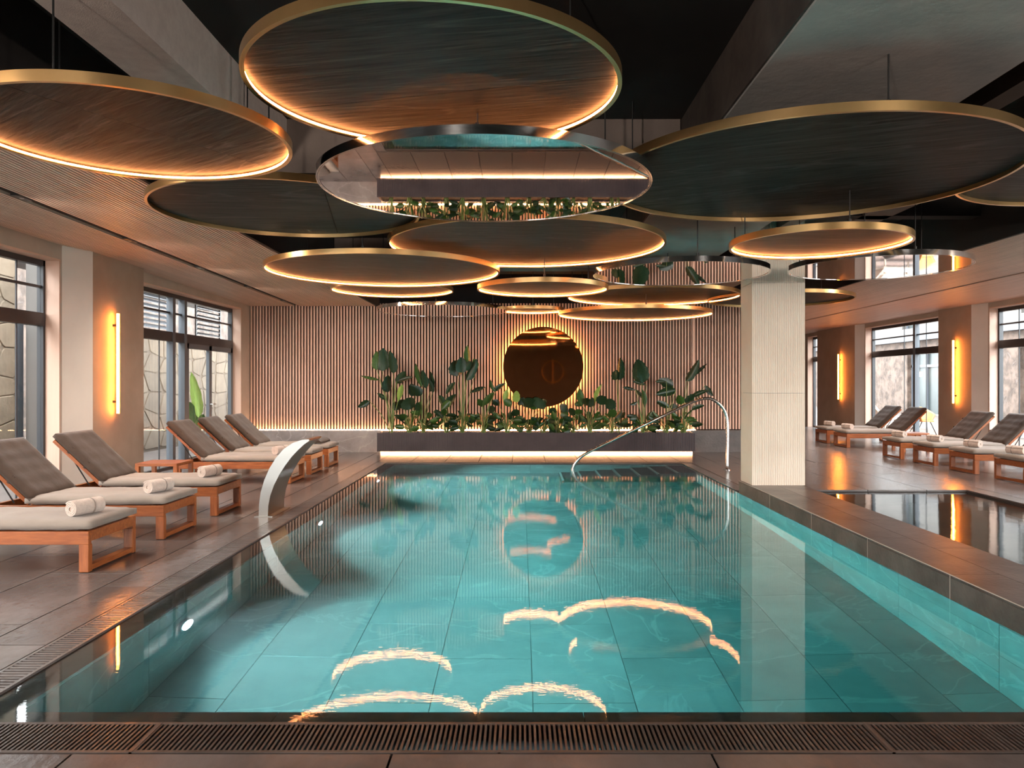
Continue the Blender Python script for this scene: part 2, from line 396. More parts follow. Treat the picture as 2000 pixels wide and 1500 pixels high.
# ------------------------------------------------------------ walls
HD = 2.98
def zc_left(Y): return 3.07+.014*(YB-Y)
def wall_side(name, xw, xo, openings, y0, y1, ztop):
    mb = MB(); ys_ = y0
    for (a, b) in openings:
        mb.box((xw, ys_, -.3), (xo, a, ztop)); mb.box((xw, a, HD), (xo, b, ztop)); ys_ = b
    mb.box((xw, ys_, -.3), (xo, y1, ztop))
    return struct(mb.build(name, 'plaster'))
wall_side('wall_left', WL, -5.95, [(-3.6,.6),(5.05-4.3,4.3),(5.1,9.46),(11.27,15.61)], YN, YB+.2, 4.0)
wall_side('wall_right', WR, 9.80, [(-.5,4.0),(5.3,9.8),(11.0,15.52),(17.15,21.08),(24.15,25.3)], YN, 26.2, 4.0)
struct(MB().box((-5.95,YN-.1,-.3),(9.8,YN,4.0)).build('wall_front', 'pier_brown'))
struct(MB().box((5.4,26.0,-.3),(9.8,26.1,4.0)).build('wall_far', 'pier_brown'))
struct(MB().box((5.38,YB,-.3),(5.5,26.1,4.0)).build('wall_return', 'pier_brown'))
# piers with a splayed pale flank and a brown face
def pier(sgn, xw, xf, ya, ym, yb, k, zt):
    pts_b = [(xw,ym),(xf,ym),(xf,yb),(xw,yb)]; pts_l = [(xw,ya),(xf,ym-.001),(xw,ym-.001)]
    if sgn > 0: pts_b = pts_b[::-1]; pts_l = pts_l[::-1]
    b = struct(MB().prism(pts_b[::-1] if sgn < 0 else pts_b[::-1], -.01, zt).build('trim_%d' % k, 'pier_brown'))
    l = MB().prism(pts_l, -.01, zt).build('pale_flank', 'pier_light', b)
    return b
pier(-1, WL-.01, -5.55, 9.47, 9.92, 11.26, 1, 3.3)
pier(1, WR+.01, 9.40, 15.53, 15.88, 17.13, 2, 3.2)
pier(1, WR+.01, 9.40, 21.09, 21.4, 24.1, 3, 3.2)

# windows
win_n = [0]
def window(side, ya, yb, mull=(), doors=(), visible=True, cables=()):
    win_n[0] += 1
    s = -1 if side == 'left' else 1
    xi, xo = (WL-.17, WL-.25) if s < 0 else (WR+.17, WR+.25)
    fr = MB(); f = .06
    fr.box((xi,ya,0),(xo,ya+f,HD-.02)).box((xi,yb-f,0),(xo,yb,HD-.02)).box((xi,ya,HD-.09),(xo,yb,HD-.02)).box((xi,ya,0),(xo,yb,.05))
    root = struct(fr.build('window_%d' % win_n[0], 'frame_black'))
    MB().box((xi-s*.02,ya+f,2.15),(xo,yb-f,2.31)).build('transom', 'frame_black', root)
    MB().box((xi+s*.02,ya+f,2.62),(xo-s*.02,yb-f,2.65)).build('glazing_bar', 'frame_black', root)
    edges = [ya+f]+[m_ for m_ in mull]+[yb-f]
    for m_ in mull: MB().box((xi-s*.03,m_-.05,.05),(xo,m_+.05,HD-.09)).build('mullion', 'frame_grey', root)
    for c in cables: MB().box((xi+s*.03,c-.008,.05),(xi+s*.045,c+.008,HD-.09)).build('glazing_bar', 'frame_black', root)
    for a, b in zip(edges[:-1], edges[1:]):
        for z0, z1 in ((.05,2.15),(2.31,HD-.09)):
            MB().box((xi+s*.035,a,z0),(xi+s*.041,b,z1)).build('pane', 'window_glass', root)
    # lining of the reveal
    xa, xb = (WL+.004, xi) if s < 0 else (WR-.004, xi)
    lin = struct(MB().box((xa,yb-.02,0),(xb,yb,HD)).box((xa,ya,0),(xb,ya+.02,HD)).box((xa,ya,HD-.02),(xb,yb,HD)).build('trim_%d' % (10+win_n[0]), 'reveal_wood'))
    # daylight portal
    ld = bpy.data.lights.new('daylight_portal', 'AREA'); ld.shape = 'RECTANGLE'; ld.size = yb-ya; ld.size_y = HD; ld.cycles.is_portal = True
    lo = bpy.data.objects.new('daylight_portal', ld); COL.objects.link(lo); lo.location = (xo+s*.05, (ya+yb)/2, HD/2)
    lo.rotation_euler = (R(90), 0, R(90) if s > 0 else R(-90))
    return root
window('left', -3.6, .6); window('left', .75, 4.3, (2.4,))
window('left', 5.1, 9.46, (7.2,), cables=(8.95,))
w2 = window('left', 11.27, 15.61, (12.9, 13.35), cables=(12.5,))
lf = MB(); xi = WL-.15
lf.box((xi,13.42,.03),(xi-.06,13.50,2.15)).box((xi,14.38,.03),(xi-.06,14.50,2.15)).box((xi,15.46,.03),(xi-.06,15.55,2.15)).box((xi,13.42,.03),(xi-.06,15.55,.13)).box((xi,13.42,2.06),(xi-.06,15.55,2.15))
lf.build('door_leaf', 'frame_grey', w2)
MB().tube([(xi+.0,14.42,1.05),(xi+.05,14.42,1.05),(xi+.05,14.56,1.05)], .009).build('door_handle', 'chrome', w2)
window('right', -.5, 4.0, (1.7,)); window('right', 5.3, 9.8, (7.5,)); window('right', 11.0, 15.52, (13.2,), cables=(14.9,))
window('right', 17.15, 21.08, (18.75,), cables=(18.3,19.35)); window('right', 24.15, 25.3)

# back wall: backing, slats, ledges
wbk = struct(MB().box((-5.75,YB+.035,-.3),(3.66,YB+.2,4.0)).box((3.66,YB+.135,-.3),(5.4,YB+.3,4.0)).build('wall_back', 'backing'))
pitch = .0632
x = WL+.02
while x < 3.62:
    link('slat', unit_box(.034, .035, 2.66, 'slat_wood'), wbk, (x, YB, .47)); x += pitch
link('edge_board', unit_box(.055, .13, 2.66, 'slat_wood'), wbk, (3.625, YB, .47))
x = 3.70
while x < 5.36:
    link('slat', unit_box(.034, .035, 2.66, 'slat_wood'), wbk, (x, YB+.10, .47)); x += pitch
struct(MB().box((WL,15.98,-.02),(-2.9,YB+.03,.455)).build('baseboard_back_left', 'marble_base'))
struct(MB().box((3.59,15.98,-.02),(5.4,YB+.13,.455)).build('baseboard_back_right', 'slate_dark'))
# light strip at the foot of the slats
t = thing('light_strip', 'glowing strip at the foot of the slatted wall behind the plants', 'light strip')
MB().box((WL+.03,16.045,.445),(3.7,16.06,.468)).build('diffuser', 'led_ledge', t)

# ceiling: slab, soffits, beams
struct(MB().box((-6,YN,CZ),(9.85,26.2,CZ+.2)).build('ceiling', 'ceiling_dark'))
def soffit(name, x0, x1, ya, yb, z, slope, pitch_, wd, gapx, backz=.05):
    root = struct(MB().box((x0,ya,.030),(x1,yb,.06)).build(name, 'backing')); root.location = (0, YB, z); root.rotation_euler = (-slope, 0, 0)
    n = int((x1-x0)/pitch_)
    for i in range(n):
        xx = x0+i*pitch_
        if abs(xx+wd/2-gapx) < .045: continue
        link('slat', unit_box(wd, yb-ya, .030, 'soffit_wood'), root, (xx, ya, 0))
    return root
soffit('ceiling_left', -5.72, -2.99, -17.0, -.02, 3.07, .014, .042, .028, -4.70)
struct(MB().box((-2.99,YN,3.05),(-2.95,YB,CZ)).build('trim_20', 'ceiling_dark'))
soffit('ceiling_right', 5.42, 9.56, -17.0, 9.9, 3.08, 0, .046, .032, 7.42)
struct(MB().box((5.38,YN,3.06),(5.42,26.0,CZ)).build('trim_21', 'ceiling_dark'))
def slot_fill(loc, aim, e=150):  # fill spot added in the ceiling slots to lift the interior
    ld = bpy.data.lights.new('slot_fill', 'SPOT'); ld.energy = e; ld.color = (1,.80,.64); ld.spot_size = R(140); ld.spot_blend = 1; ld.shadow_soft_size = .12
    lo = bpy.data.objects.new('slot_fill', ld); COL.objects.link(lo); lo.location = loc; lo.rotation_euler = Vector(aim).to_track_quat('-Z','Y').to_euler()
for Y in (3.0, 6.4, 10.0, 13.4, 16.8, 20.4): slot_fill((7.42, Y, 3.04), (-.9,.7,-1.6))  # added fill along the right slot, no housing modelled
def wash_fill(x, z, lb, e=700):  # added, unseen fill fixture that brightens the ceiling beams and duct
    t = thing('fill_washer', lb, 'lamp', (x, YN+.02, z))
    MB().box((-.25,0,0),(.25,.12,.10)).build('housing', 'black_metal', t)
    ld = bpy.data.lights.new('fill_beam', 'SPOT'); ld.energy = e; ld.color = (1,.88,.78); ld.spot_size = R(150); ld.spot_blend = 1; ld.shadow_soft_size = .2
    lo = bpy.data.objects.new('fill_beam', ld); COL.objects.link(lo); lo.location = (x, YN+.3, z+.1); lo.rotation_euler = Vector((0,1,.22)).to_track_quat('-Z','Y').to_euler()
wash_fill(-3.0, 1.9, 'added fill lamp behind the viewer, left one'); wash_fill(5.5, 1.9, 'added fill lamp behind the viewer, right one')
for Y in (-2, 1.5, 4.5): slot_fill((-4.7, Y, zc_left(Y)-.03), (.9,.9,-1.6))  # added fill in the left slot, without fixtures
for i, Y in enumerate((7.2,9.2,11.2,13.2,15.2)):
    t = thing('track_spotlight', ('small black spotlight in the left ceiling slot, %s' % ('nearest of the row','second of the row','third of the row','fourth of the row','next to the back wall')[i]), 'spotlight', (-4.7,Y,zc_left(Y)), 0, 'spotlights in the ceiling slot')
    MB().box((-.03,-.12,-.002),(.03,.12,.02)).build('housing', 'black_metal', t)
    MB().tube([(0,0,.005),(0,0,-.006)], .02, 12).build('lens', 'steel', t)
    if Y < 15: slot_fill((-4.7,Y,zc_left(Y)-.03), (.9,.9,-1.6))
bm = struct(MB().box((-2.41,YN,EYE+1.9),(-2.03,6.65,CZ)).build('trim_22', 'beam_plaster'))
struct(MB().box((-2.94,6.65,EYE+1.83),(1.40,7.05,CZ)).build('trim_23', 'beam_brown'))
struct(MB().box((-2.94,12.1,EYE+1.83),(1.40,12.5,CZ)).build('trim_24', 'beam_brown'))
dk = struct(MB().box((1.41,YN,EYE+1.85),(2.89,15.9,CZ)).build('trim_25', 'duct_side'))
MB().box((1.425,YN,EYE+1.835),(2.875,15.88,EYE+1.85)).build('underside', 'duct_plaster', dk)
for k, (xa, xb) in enumerate(((3.25,3.42),(4.0,4.35))): struct(MB().box((xa,YN,EYE+1.95),(xb,15.9,CZ)).build('trim_%d' % (26+k), 'beam_brown'))
struct(MB().box((2.9,8.9,EYE+1.95),(5.38,9.1,CZ)).build('trim_28', 'ceiling_dark'))
struct(MB().box((2.9,12.9,EYE+1.95),(5.38,13.1,CZ)).build('trim_29', 'ceiling_dark'))
for (yy, zz, a, b, r_, lb) in ((11.2,3.45,2.95,5.35,.035,'thin dark pipe crossing under the ceiling right of the pillar'),(14.6,3.40,-2.9,1.38,.045,'dark pipe under the ceiling near the slatted wall')):
    tag(MB().tube([(a,yy,zz),(b,yy,zz)], r_, 10).build('ceiling_pipe', 'black_metal', smooth=True), lb, 'pipe')

# pillar
pil = struct(MB().box((2.96,9.67,.155),(3.59,10.12,CZ)).build('pillar', 'grout'))
def fluted(w_, h_):
    n = int(w_/.0225); vv = []; ff = []
    for i in range(n):
        a = i*w_/n; b = (i+1)*w_/n
        vv_ = [(a,.0,0),(b-.006,0,0),(b-.003,.006,0)]; vv += vv_
    vv.append((w_,0,0)); k = len(vv)
    vv2 = [(x_,y_,h_) for x_,y_,_ in vv]
    return MB().add(vv+vv2, [(i,i+1,k+i+1,k+i) for i in range(k-1)]).add([(0,.0,0),(0,.02,0),(0,.02,h_),(0,0,h_),(w_,0,0),(w_,.02,0),(w_,.02,h_),(w_,0,h_)], [(0,3,2,1),(4,5,6,7)])
zs = [.155, 1.322, 2.72, CZ]
for a, b in zip(zs[:-1], zs[1:]):
    fluted(.67, b-a-.003).build('stone_panel', 'pillar_stone', pil, loc=(2.94, 9.65, a))
    MB().box((0,0,0),(.02,.47,b-a-.003)).build('side_panel', 'pillar_stone', pil, loc=(2.94, 9.672, a))
    MB().box((0,0,0),(.02,.47,b-a-.003)).build('side_panel', 'pillar_stone', pil, loc=(3.59, 9.672, a))

# wall lamps
def wall_lamp(x, y, s, z0, z1, label):
    t = thing('wall_lamp', label, 'lamp', (x, y, z0), 0, 'tube lamps on the piers')
    h = z1-z0
    MB().box((s*.03,.014,-.0),(s*.062,.022,h)).build('housing', 'brass', t)
    MB().box((s*.035,-.012,.005),(s*.06,.012,h-.005)).build('light_tube', 'lamp_tube', t)
    for zz in (.15, h-.18): MB().box((s*.06,.0,zz),(s*.12,.03,zz+.03)).build('bracket', 'black_metal', t)
wall_lamp(-5.43, 10.40, -1, 1.03, 2.40, 'amber vertical tube lamp on the pier behind the left sunbeds')
wall_lamp(9.28, 16.41, 1, 1.01, 2.37, 'amber tube lamp on the pier at right, beside a pale flank')
wall_lamp(9.28, 22.33, 1, .97, 2.29, 'farthest amber tube lamp, just right of the stone pillar')

# planter
pl = thing('planter', 'long fluted dark planter below the slatted wall, full of plants', 'planter', (0,0,0))
MB().box((-2.89,15.52,.055),(3.58,15.55,.43)).box((-2.89,15.95,.055),(3.58,15.98,.43)).box((-2.89,15.55,.055),(-2.86,15.95,.43)).box((3.55,15.55,.055),(3.58,15.95,.43)).box((-2.86,15.55,.055),(3.55,15.95,.09)).build('trough', 'planter_flute', pl)
fb = MB(); x = -2.90
while x < 3.57: fb.box((x,15.50,.05),(x+.017,15.52,.44)); x += .0268
tag(fb.build('fluting', 'planter_flute', pl), kind='stuff')
MB().box((-2.86,15.55,.37),(3.55,15.95,.40)).build('soil', 'soil', pl)
MB().box((-2.7,15.80,0),(3.4,15.9,.055)).build('plinth', 'slate_dark', pl)
MB().box((-2.86,15.68,.004),(3.55,15.70,.045)).build('under_glow_strip', 'led_under', pl)

# round bronze mirror on the back wall
rm = thing('round_mirror', 'large round bronze mirror with a glowing halo on the slatted wall', 'mirror', (.494, YB, 1.788))
def vdisc(r, y0, y1, n=96):
    mb = MB(); mb.prism([(r*math.cos(2*math.pi*i/n), r*math.sin(2*math.pi*i/n)) for i in range(n)], y0, y1); return mb
o = vdisc(.84, .115, .13).build('glass', 'bronze_mirror', rm); o.rotation_euler = (R(90),0,0)
o = MB().ring((0,0), .775, .80, .075, .10, 96).build('halo_strip', 'led_halo', rm); o.rotation_euler = (R(90),0,0)
o = vdisc(.77, .0, .115, 48).build('back_plate', 'black_metal', rm); o.rotation_euler = (R(90),0,0)

# ------------------------------------------------------------ hanging discs
def chord_split(r, ang, off, n=128):
    """circle polygon cut along a line; returns the two polygons"""
    pts = [(r*math.cos(2*math.pi*i/n), r*math.sin(2*math.pi*i/n)) for i in range(n)]
    ca, sa = math.cos(ang), math.sin(ang); out = []
    for sg in (1,-1):
        poly = []
        for i in range(n):
            p, q = pts[i], pts[(i+1) % n]
            dp = sg*(p[0]*ca+p[1]*sa-off)-.002; dq = sg*(q[0]*ca+q[1]*sa-off)-.002
            if dp >= 0: poly.append(p)
            if dp*dq < 0:
                t_ = dp/(dp-dq); poly.append((p[0]+(q[0]-p[0])*t_, p[1]+(q[1]-p[1])*t_))
        out.append(poly)
    return out
pm = {}
def disc(cx, cy_, h, r, label, led=None, mirror=False, seam=None, rot=0, hang=(30,150,270), rim_h=.055):
    cat = 'mirror' if mirror else 'ceiling disc'
    t = thing('mirror_disc' if mirror else 'ceiling_disc', label, cat, (cx*h, cy_*h, EYE+h), 0, 'round mirrors under the ceiling' if mirror else 'stone discs under the ceiling')
    r = r*h; n = 128
    rm_ = MB().ring((0,0), r-.012, r, 0, rim_h, n).ring((0,0), r-.022, r-.010, .0, .008, n)
    smooth_angle(rm_.build('rim', 'chrome' if mirror else 'brass', t))
    if mirror:
        pts = [((r-.012)*math.cos(2*math.pi*i/n), (r-.012)*math.sin(2*math.pi*i/n)) for i in range(n)]
        MB().prism(pts, .004, .03).build('mirror_face', 'mirror', t)
    else:
        glow_tint = bool(led) and led[1]-led[0] > 290
        key = 'panel_stone_%d_%d' % (int(round(math.degrees(rot))), glow_tint)
        if key not in M: panel_mat(key, rot, *(((.018,.016,.014),(.060,.050,.042)) if glow_tint else ()))  # strip glow put into the colour: widely lit discs get lighter, warmer stone
        polys = chord_split(r-.014, *seam) if seam else [[((r-.014)*math.cos(2*math.pi*i/n), (r-.014)*math.sin(2*math.pi*i/n)) for i in range(n)]]
        for p_ in polys: MB().prism(p_, .036, .052).build('stone_panel', key, t)
        if led:
            MB().ring((0,0), r-.019, r-.0125, .016, .025, 96, led[0], led[1]).build('light_strip', 'led_warm', t)
    for a in hang:
        xx, yy = (r-.12)*math.cos(R(a)), (r-.12)*math.sin(R(a))
        MB().tube([(xx,yy,.05),(xx,yy,CZ-EYE-h)], .005, 6).tube([(xx,yy,.05),(xx,yy,.10)], .014, 8).build('cable', 'black_metal', t)
    return t
FAR = (-12, 192)
disc(-.288, 2.618, 1.50, .634, 'largest-looking stone disc, top centre, orange glow on its far rim', FAR, seam=(R(75), .12), rot=R(-12))
disc(-1.597, 3.155, 1.38, .630, 'veined brown stone disc cut by the left edge of the photo', (-25,190), seam=(R(150), -.15), rot=R(-38))
disc(-1.359, 4.489, 1.46, .764, 'unlit grey stone disc overlapping the left slatted soffit', None, seam=(R(10), .35), rot=R(2))
disc(-.174, 3.903, 1.38, .841, 'big round ceiling mirror reflecting the planter and the pool edge', mirror=True)
disc(.051, 5.628, 1.41, 1.013, 'wide stone disc directly behind the big ceiling mirror, glowing rim', (-20,200), rot=R(3))
disc(-1.231, 6.934, 1.30, 1.05, 'wide glowing stone disc hanging lower beside the left soffit', (-60,240), rot=R(25))
disc(-1.385, 8.32, 1.35, .66, 'thin glowing disc half hidden behind the disc by the left soffit', (-60,240), rot=R(5))
disc(.248, 8.232, 1.15, .704, 'small glowing disc in the middle above the round wall mirror', (-90,270), rot=R(10))
disc(1.56, 8.95, 1.34, 1.0, 'broad glowing disc whose right end passes behind the pillar', (-60,240), rot=R(0))
disc(1.70, 11.28, 1.15, 1.13, 'glowing disc closest to the slatted wall, right of the wall mirror', (-60,240), rot=R(0))
disc(.18, 10.67, 1.25, .445, 'smallest glowing disc, just above the round wall mirror', (-90,270), rot=R(0))
disc(2.181, 5.571, 1.19, .630, 'orange lit disc in front of the pillar top, right side', (-180,180), rot=R(4))
disc(1.391, 3.765, 1.48, .969, 'huge unlit dark stone disc at upper right', None, seam=(R(60), .25), rot=R(-22))
disc(3.15, 9.25, 1.34, .85, 'unlit black disc right behind the pillar, brass edge', None, rot=R(0))
disc(2.86, 3.62, 1.60, .70, 'unlit disc cut by the right edge, above the huge dark disc', None, rot=R(0))
disc(1.483, 7.06, 1.21, .80, 'ceiling mirror cutting across the front of the pillar', mirror=True)
disc(3.13, 6.683, 1.25, .743, 'ceiling mirror at right reflecting windows and an amber lamp', mirror=True)
disc(-1.08, 10.65, 1.22, .90, 'thin ceiling mirror beside the left soffit near the slatted wall', mirror=True)

# ------------------------------------------------------------ sun loungers
def rbox(a, b, r=.02, name='cushion', m='cushion', parent=None, seg=3):
    o = MB().box(a, b).build(name, m, parent); bevel(o, r, seg)
    for p in o.data.polygons: p.use_smooth = True
    return o
def puffy(lx, ly, lz, name, m, parent, seed):
    """cushion with a softly uneven top and a rounded edge"""
    rnd = random.Random(seed); nx_, ny_ = 22, 12; vv = []; ff = []
    ph = [rnd.uniform(0, 6) for _ in range(4)]
    def e(u): d = min(u, 1-u); return 1-(1-min(1, d/.035))**2.2
    for s in (0, 1):
        for i in range(nx_+1):
            for j in range(ny_+1):
                u = i/nx_; v = j/ny_; k = min(1, e(u))*min(1, e(v)); k = k**.5
                wv = .004*math.sin(9*u+ph[0])*math.sin(7*v+ph[1])+.0025*math.sin(31*u+ph[2])+.002*math.sin(23*v+ph[3])
                z = lz/2+(lz/2*(.55+.45*k)+wv*k)*(1 if s else -1)
                vv.append((-u*lx, v*ly, z))
    def id_(s, i, j): return s*(nx_+1)*(ny_+1)+i*(ny_+1)+j
    for i in range(nx_):
        for j in range(ny_):
            ff.append((id_(1,i,j),id_(1,i,j+1),id_(1,i+1,j+1),id_(1,i+1,j))); ff.append((id_(0,i,j),id_(0,i+1,j),id_(0,i+1,j+1),id_(0,i,j+1)))
    for i in range(nx_): ff.append((id_(0,i,0),id_(1,i,0),id_(1,i+1,0),id_(0,i+1,0))); ff.append((id_(0,i,ny_),id_(0,i+1,ny_),id_(1,i+1,ny_),id_(1,i,ny_)))
    for j in range(ny_): ff.append((id_(0,0,j),id_(0,0,j+1),id_(1,0,j+1),id_(1,0,j))); ff.append((id_(0,nx_,j),id_(1,nx_,j),id_(1,nx_,j+1),id_(0,nx_,j+1)))
    return MB().add(vv, ff).build(name, m, parent, smooth=True)
def make_lounger():
    t = thing('sun_lounger', 'x', 'sun lounger', (0,0,0))
    W, L_ = .72, 1.66
    o = MB().box((0,0,.215),(-L_,.045,.315)).box((0,W-.045,.215),(-L_,W,.315)).box((-.0,.045,.235),(-.045,W-.045,.315)).box((-L_,.045,.235),(-L_+.045,W-.045,.315)).build('frame', 'teak', t); bevel(o, .004)
    sl = MB()
    for k in range(8): sl.box((-.10-.155*k,.05,.275),(-.10-.155*k-.07,W-.05,.30))
    for k in range(8): pass
    sl.build('seat_slats', 'teak_y', t)
    for xx in (0, -L_+.075):
        for yy in (0, W-.055):
            o = MB().box((xx,yy,.004),(xx-.075,yy+.055,.215)).build('leg', 'teak_z', t); bevel(o, .004)
        o = MB().box((xx-.005,.055,.012),(xx-.07,W-.055,.052)).build('stretcher', 'teak_y', t); bevel(o, .003)
    c = puffy(1.30, W-.01, .085, 'seat_cushion', 'cushion', t, 3); c.location = (.01, .005, .315)
    ang = R(43); hx = -1.28; BL = .72
    bf = thing_part('backrest', t); bf.location = (hx, 0, .315); bf.rotation_euler = (0, ang, 0)
    o = MB().box((0,.03,-.0),(-BL,.075,.035)).box((0,W-.075,0),(-BL,W-.03,.035)).box((-BL,.03,0),(-BL+.05,W-.03,.035)).build('back_frame', 'teak', bf)
    c = puffy(BL+.03, W-.01, .085, 'back_cushion', 'cushion_back', bf, 5); c.location = (0, .005, .035)
    MB().box((-.26,.02,.03),(-.285,.026,.122)).box((-.50,.02,.03),(-.525,.026,.122)).build('strap', 'cushion_back', bf)
    st_ = MB()
    for yy in (.06, W-.06): st_.tube([(hx-.30,yy,.315+.27),(hx-.02-.12,yy,.33)], .007, 6)
    st_.build('support_rod', 'black_metal', t)
    return t
def thing_part(name, parent):
    o = bpy.data.objects.new(name, None); COL.objects.link(o); o.parent = parent; return o
lounger = make_lounger()
first = [True]
def place(o0, loc, rz, label, group, flag):
    o = o0 if flag[0] else copy_tree(o0); flag[0] = False
    o.location = loc; o.rotation_euler = (0,0,rz); o['label'] = label; o['group'] = group; return o
LG = 'sun loungers left of the pool'; RG = 'sun loungers on the right deck'
for (Y, lb) in ((5.82,'nearest sun lounger at left, its backrest cut off by the photo edge'),
                (7.05,'second sun lounger from the viewer at left, overlapping the big window'),
                (8.29,'sun lounger whose backrest stands before the pale pier flank'),
                (10.95,'sun lounger behind the teak side table, half hidden by the steel fountain'),
                (12.02,'sun lounger in the middle of the rear trio at left'),
                (13.12,'farthest left sun lounger, next to the marble base')):
    place(lounger, (-3.29, Y, 0), 0, lb, LG, first)
for (X, Y, lb) in ((7.20,10.86,'right deck sun lounger cut off by the right photo edge'),
                (7.20,12.07,'right deck sun lounger second from the photo edge, below the window'),
                (7.20,13.25,'right deck sun lounger with backrest before the reveal of the right window'),
                (7.20,14.42,'right deck sun lounger with backrest before the amber lit pier'),
                (7.30,17.02,'right sun lounger of the far pair beside the pillar'),
                (7.35,18.25,'farthest sun lounger on the right deck, next to the pillar')):
    place(lounger, (X, Y+.72, 0), math.pi, lb, RG, first)

# rolled towels
def spiral_towel():
    t = thing('rolled_towel', 'x', 'towel', (0,0,0))
    n = 90; L_ = .27; th = .010; vv = []; ff = []
    for i in range(n+1):
        u = i/n; a = u*2*math.pi*3.4; r_ = .012+u*.044
        for (rr) in (r_, r_+th): vv += [(rr*math.cos(a), 0, rr*math.sin(a)), (rr*math.cos(a), L_, rr*math.sin(a))]
    for i in range(n):
        a, b = 4*i, 4*i+4
        ff += [(a,b,b+1,a+1),(a+2,a+3,b+3,b+2),(a,a+2,b+2,b),(a+1,b+1,b+3,a+3)]
    ff += [(0,1,3,2),(4*n,4*n+2,4*n+3,4*n+1)]
    mb = MB().add(vv, ff); mb.tube([(0,.012,0),(0,L_-.012,0)], .050, 20)
    o = mb.build('roll', 'towel', t); smooth_angle(o, 50)
    q = MB().ring((0,0), .064, .068, .0, .006, 24).build('tie', 'cushion', t); q.rotation_euler = (R(-90),0,0); q.location = (0,.17,0)
    return t
towel = spiral_towel(); fl_ = [True]
TG = 'rolled towels on the sun loungers'
for (px, py, Y, rz, lb) in ((167,996,6.10,-20,'rolled towel on the nearest left sun lounger'),
        (310,955,7.35,-20,'rolled towel on the second sun lounger from the viewer'),
        (410,924,8.58,-20,'rolled towel on the third sun lounger, before the pier'),
        (548,888,11.25,-20,'rolled towel half hidden behind the steel fountain'),
        (1985,880,11.25,20,'rolled towel at the right photo edge'),
        (1900,871,12.45,20,'rolled towel second from the right photo edge'),
        (1826,860,13.6,20,'rolled towel on the sun lounger before the right window reveal'),
        (1756,850,14.75,20,'rolled towel on the sun lounger before the amber lit pier'),
        (1655,836,17.35,20,'rolled towel on the right sun lounger of the far pair'),
        (1620,833,18.6,20,'farthest rolled towel, beside the stone pillar')):
    p = P(px, py, Y); v = Vector((math.sin(-R(rz)), math.cos(R(rz)), 0))
    place(towel, (p.x-v.x*.135, Y-v.y*.135, .462), R(rz), lb, TG, fl_)
# bolster on the farthest lounger
t = thing('bolster_cushion', 'brown arched bolster lying on the farthest left sun lounger', 'cushion', (-3.62,13.16,.403))
pts = []; mb = MB(); n = 14
prof = [(.20*math.cos(math.pi*i/n), .085*math.sin(math.pi*i/n)+.004) for i in range(n+1)]
k = len(prof); mb.add([(x_,0,z_) for x_,z_ in prof]+[(x_,.62,z_) for x_,z_ in prof], [tuple(range(k)), tuple(range(2*k-1,k-1,-1))]+[(i,k+i,k+(i+1) % k,(i+1) % k) for i in range(k)])
smooth_angle(mb.build('pad', 'cushion_back', t), 40)
# side tables
def side_table(x, y, lb):
    t = thing('side_table', lb, 'side table', (x,y,0), 0, 'low teak side tables')
    o = MB().box((0,0,.36),(.55,.5,.40)).build('table_top', 'teak', t); bevel(o,.004)
    for a in (.0,.5):
        for b in (.0,.45): MB().box((a,b,0),(a+.05,b+.05,.36)).build('leg', 'teak_z', t)
side_table(-5.02, 9.95, 'low teak side table between sun loungers under the left tube lamp')
side_table(8.02, 15.95, 'low teak side table behind the right sun loungers')

# ------------------------------------------------------------ steel water blade fountain
fo = thing('water_fountain', 'curved brushed steel water blade arching over the left pool edge', 'fountain', (0,0,0))
Yf = 8.28
outer = [(505,1008),(506,985),(509,962),(516,938),(526,915),(539,894),(554,877),(572,865),(590,859),(603,858)]
inner = [(523,1008),(524,988),(528,968),(535,948),(545,928),(557,909),(569,893),(582,879),(594,868),(604,861)]
vo = [P(a,b,Yf) for a,b in outer]; vi = [P(a,b,Yf) for a,b in inner]
vo[0].z = vi[0].z = .0
n = len(vo); mb = MB(); wdt = .57
vv = []; 
for i in range(n):
    wd = wdt*(1-.10*i/n)
    vv += [vo[i], vi[i], vi[i]+Vector((0,wd,0)), vo[i]+Vector((0,wd,0))]
ff = []
for i in range(n-1):
    a, b = 4*i, 4*i+4
    for j in range(4): ff.append((a+j, a+(j+1) % 4, b+(j+1) % 4, b+j))
ff += [(3,2,1,0), tuple(4*(n-1)+j for j in range(4))]
smooth_angle(mb.add(vv, ff).build('blade', 'steel', fo), 40)
c = vo[0]; MB().box((c.x-.04,Yf-.03,0),(vi[0].x+.06,Yf+wdt+.03,.008)).build('base_plate', 'steel', fo)

# handrail
hr = thing('handrail', 'chrome handrail curving from the deck down into the pool', 'handrail')
hp = [(1420,918),(1421,870),(1421,830),(1418,810),(1411,796),(1400,785),(1387,779),(1372,779),(1355,784),(1335,793),(1250,834),(1180,868),(1150,883),(1134,893),(1123,906),(1118,921),(1117,960),(1117,990)]
pts = [P(a,b,12.72) for a,b in hp]; pts[0].z = 0
def smooth_pts(pts, n=4):
    out = []
    for i in range(len(pts)-1):
        p0, p1, p2, p3 = pts[max(i-1,0)], pts[i], pts[i+1], pts[min(i+2,len(pts)-1)]
        for k in range(n):
            t_ = k/n; out.append(.5*((2*p1)+(p2-p0)*t_+(2*p0-5*p1+4*p2-p3)*t_*t_+(3*p1-p0-3*p2+p3)*t_**3))
    return out+[pts[-1]]
MB().tube(smooth_pts(pts), .026, 12).build('rail', 'rail_steel', hr, smooth=True)
MB().tube([pts[0], pts[0]+Vector((0,0,.012))], .06, 20).build('flange', 'chrome', hr)

